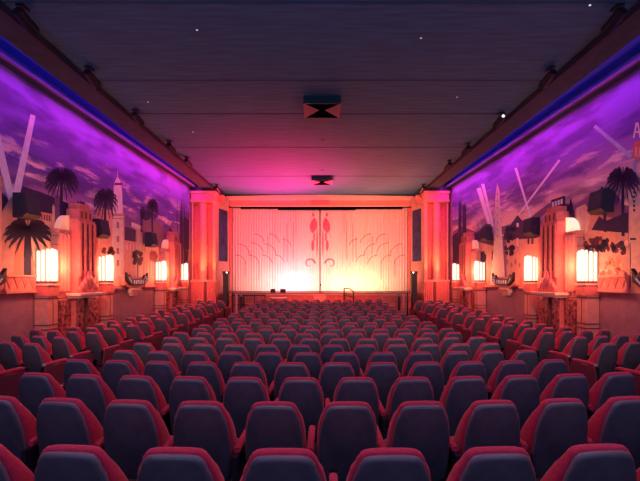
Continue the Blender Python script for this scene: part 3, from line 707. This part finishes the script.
for i, (px, py) in enumerate(((197,30),(148,102),(193,132),(421,38),(457,97),(590,5))):
    y = 5.15*F/(HOR-py); x = (px-320)/F*y
    o = MB(); o.lathe([(.018, -.008), (.022, 0)], 0, 0, 8); o = o.build('star_light', mat('star_glow', (1,1,1), .4, emit=(.8,.85,1), es=.8)); o.location = (x, y, CEIL-.001)
    tag(o, ('tiny star light on the dark ceiling, ')+('left, nearest the camera', 'left, above the beam curve', 'left, farthest of the left ones', 'right of centre, nearest the middle', 'right, over the murals\' middle', 'far top right corner')[i], 'ceiling light', 'star lights on the ceiling')

# ------------------------------------------------------------------ theater seats
TILT = math.radians(11)
def outline(wt, wb, zt, zb, ins=0):
    wt -= ins*.7; wb -= ins; zt -= ins; zb += ins
    pts = []
    half = [(0, zt+.002), (wt*.5, zt+.002), (wt*.88, zt-.001), (wt+.012, zt-.007), (wt+.030, zt-.022), (wt+.046, zt-.045), (wt*.42+wb*.565, zt-.075), (wt*.25+wb*.75, zt-.115), (wb-.016, zt-.16), (wb-.006, zt-.21), (wb, zt-.28),
            (wb+.002, zt-.42), (wb-.002, zb+.05), (wb-.02, zb+.012), (wb-.05, zb), (wb*.4, zb)]
    pts = half+[(-x, z) for x, z in half[::-1] if x > 0]
    return pts
def tiltp(x, y, z, pz=.42):
    dy, dz = y, z-pz
    return (x, dy*math.cos(TILT)-dz*math.sin(TILT), pz+dy*math.sin(TILT)+dz*math.cos(TILT))
def back_mesh(lod=0):
    m = MB(); R = []
    zt = .984
    levels = [(.014, -.002), (.003, .006), (0, .016), (0, .032), (.007, .048), (.024, .060), (.055, .066)]
    for ins, y in levels:
        ring = []
        for x, z in outline(.128, .232, zt, .40, ins):
            yy = y+max(0, y)*6.5*max(0, min(.42, zt-.05-z))
            ring.append(tiltp(x, yy, z))
        R.append(ring)
    m.rings(R); return m
def shell_mb():
    m = MB(); R = []
    for ins, y in ((.012, -.004), (.0, -.016), (.004, -.030), (.018, -.038)):
        R.append([tiltp(x, y, z) for x, z in outline(.118, .216, .968, .34, ins)])
    m.rings(R, 0)
    return m
def trim_mb():
    m = MB(); R = []
    for ins, y in ((-.003, -.004), (-.005, -.014), (-.002, -.020), (.002, -.024)):
        R.append([tiltp(x, y, z) for x, z in outline(.118, .216, .968, .34, ins)])
    m.rings(R, 0, cap=False)
    return m
def cushion_mb():            # seat pan cushion, half raised
    m = MB(); R = []
    for ins, z in ((.03, 0), (.008, .015), (0, .05), (.008, .09), (.035, .11)):
        ring = []
        for i in range(24):
            a = 2*PI*i/24; c, s_ = math.cos(a), math.sin(a)
            x = (.222-ins)*abs(c)**.45*(1 if c > 0 else -1); y = .24+(.22-ins)*abs(s_)**.45*(1 if s_ > 0 else -1)
            ring.append((x, y, .36+z+(y-.02)*.12))
        R.append(ring)
    m.rings(R); return m
def arm_mb(x):
    m = MB(); R = []
    for y, zc, hh in ((-.05, .600, .022), (-.02, .606, .034), (.15, .612, .036), (.36, .617, .034), (.40, .612, .022)):
        R.append([(x+.030*math.cos(a)*(1 if abs(math.cos(a)) < .8 else .95), y, zc+hh*math.sin(a)) for a in [2*PI*i/10+.314 for i in range(10)]])
    m.rings(R); return m
def cup_mb(x):
    m = MB(); cy, zt = .43, .625
    prof = [(.025, zt-.09), (.034, zt-.088), (.038, zt), (.033, zt+.002), (.030, zt-.08)]
    m.lathe(prof, x, cy, 14); return m
def std_mb(x):
    m = MB(); m.box(x-.02, x+.02, -.03, .30, .05, .57); m.box(x-.035, x+.035, -.10, .34, 0, .05); m.box(x-.02, x+.02, -.12, .0, .30, .575); return m
def panel_mb(x):
    m = MB(); m.prism([(-.10,.02),(.38,.02),(.40,.30),(.40,.575),(-.08,.575),(-.13,.30)], x-.018, x+.018, lambda u, v, q: (q, u, v)); return m
PW = .27
D = {}
D['back'] = back_mesh().mesh('backrest', M['cushion'], True, .9)
D['shell'] = shell_mb().mesh('back_shell', M['shell'], True, .9)
D['trim'] = trim_mb().mesh('shell_trim', M['shelltrim'], True, .9)
D['cush'] = cushion_mb().mesh('seat_cushion', M['cushion'], True, .9)
for s, n in ((-1, 'l'), (1, 'r')):
    D['arm'+n] = arm_mb(s*PW).mesh('armrest', M['cushion'], True, .9)
    D['cup'+n] = cup_mb(s*PW).mesh('cup_holder', M['plastic'], True, .6)
    D['std'+n] = std_mb(s*PW).mesh('support_leg', M['metal'])
    D['pan'+n] = panel_mb(s*(PW+.045)).mesh('end_panel', mat('end_panel_laminate', (.20, .03, .05), .5))
    D['cap'+n] = MB().box(s*PW-.028, s*PW+.028, -.075, -.052, .585, .625).mesh('armrest_cap', M['tip'])
def proto(ends):
    """ends: set of sides with their own arm; every seat has its right arm, row ends get a panel"""
    parts = [('backrest', 'back', None), ('back_shell', 'shell', None), ('shell_trim', 'trim', 'back_shell'), ('seat_cushion', 'cush', None),
             ('armrest', 'armr', None), ('cup_holder', 'cupr', 'armrest'), ('support_leg', 'stdr', None)]
    if 'L' in ends: parts += [('armrest', 'arml', None), ('support_leg', 'stdl', None), ('end_panel', 'panl', None), ('armrest_cap', 'capl', 'armrest')]
    if 'R' in ends: parts += [('end_panel', 'panr', None), ('armrest_cap', 'capr', 'armrest')]
    return parts
FULL = {}
def place_seat(x, y, rz, ends, detail, label):
    z = floorz(y)
    r = empty('theater_seat', (x, y, z), label, 'seat', 'theater seats in curved rows', rz)
    last = {}
    for nm, key, par in proto(ends):
        if detail == 1 and nm in ('shell_trim', 'armrest_cap', 'cup_holder'): continue
        if detail == 2 and nm in ('shell_trim', 'armrest_cap', 'cup_holder', 'seat_cushion', 'support_leg'): continue
        if key not in FULL:
            o = bpy.data.objects.new(nm, D[key]); FULL[key] = o
        else:
            o = FULL[key].copy()
        C.objects.link(o); o.name = nm
        o.parent = last[par] if par else r
        last[nm] = o
    return r
ORD = ['zeroth','first','second','third','fourth','fifth','sixth','seventh','eighth','ninth','tenth','eleventh','twelfth','thirteenth','fourteenth','fifteenth','sixteenth','seventeenth','eighteenth','nineteenth','twentieth','twenty-first','twenty-second','twenty-third']
P0, PITCH, NR, RC = 2.20, .974, 21, 18.0
seats = []
def arc(x, d0):
    a = math.asin(x/RC); return d0+RC*(1-math.cos(a)), a
for n in range(NR):
    d0 = P0+PITCH*n
    ph = .657 if n % 2 == 0 else .380
    rowc = []
    for k in range(-6, 6):
        x = (k+ph)*.556
        y, a = arc(x, d0); rowc.append((x, y, a))
    seats.append(('c', n, rowc))
    for s in (-1, 1):
        row = []
        off = 5.05+(.14 if n % 2 else 0)
        for k in range(5):
            x = off+k*.555
            y, a = arc(s*x, d0+.47)
            if y > 21.9: continue
            if x+.33 > abs(wallx(s, y))-(.72 if any(abs(y-q) < 1.15 for q in [PY[s][0][1], PY[s][1][1]]) else .5): continue
            row.append((s*x, y, a))
        if row: seats.append(('l' if s < 0 else 'r', n, row))
def inview(x, y):
    if y < .9: return False
    px = 320+x*F/y
    return -.42*F/y < px < 640+.42*F/y
allv = []
for blk, n, row in seats:
    vis = [i for i, (x, y, a) in enumerate(row) if inview(x, y)]
    for j, i in enumerate(vis):
        x, y, a = row[i]
        ends = set()
        if blk == 'c':
            if i == 0: ends.add('L')
            if i == len(row)-1: ends.add('R')
        elif blk == 'l':
            if i == 0: ends.add('R')
            if i == len(row)-1: ends.add('L')
        else:
            if i == 0: ends.add('L')
            if i == len(row)-1: ends.add('R')
        allv.append((y, blk, n, j, x, a, ends))
allv.sort(key=lambda t: (t[0], t[4]))
print('SEATS IN VIEW', len(allv))
firstrow = {b: min(t[2] for t in allv if t[1] == b) for b in 'clr'}
rest = allv[300:]
for y, blk, n, j, x, a, ends in allv[:300]:
    rown = ORD[n-firstrow[blk]+1]
    if blk == 'c': lab = f'grey-backed seat, {ORD[j+1]} in view from the left in the centre block, {rown} row from camera'
    else: lab = f'grey-backed seat, {ORD[j+1]} from the aisle in the {"left" if blk == "l" else "right"} block, {rown} row from camera'
    place_seat(x, y, a, ends, 0 if y < 9 else (1 if y < 13 else 2), lab)
# the farthest seats as one mass
m = MB()
pieces = [(back_mesh(), 0), (shell_mb(), 1), (arm_mb(PW), 0), (std_mb(PW), 2)]
for y, blk, n, j, x, a, ends in rest:
    T = Matrix.Translation((x, y, floorz(y))) @ Matrix.Rotation(a, 4, 'Z')
    for pc, mi in pieces+([(panel_mb(PW+.045 if 'R' in ends else -PW-.045), 3)] if ends else []):
        m.add([T @ Vector(v) for v in pc.v], pc.f, mi)
if rest:
    o = m.build('theater_seats', [M['cushion'], M['shell'], M['metal'], D['panl'].materials[0]], smooth=True, angle=.9)
    tag(o, 'mass of small distant grey-backed seats in the front rows nearest the stage', 'seats', kind='stuff')
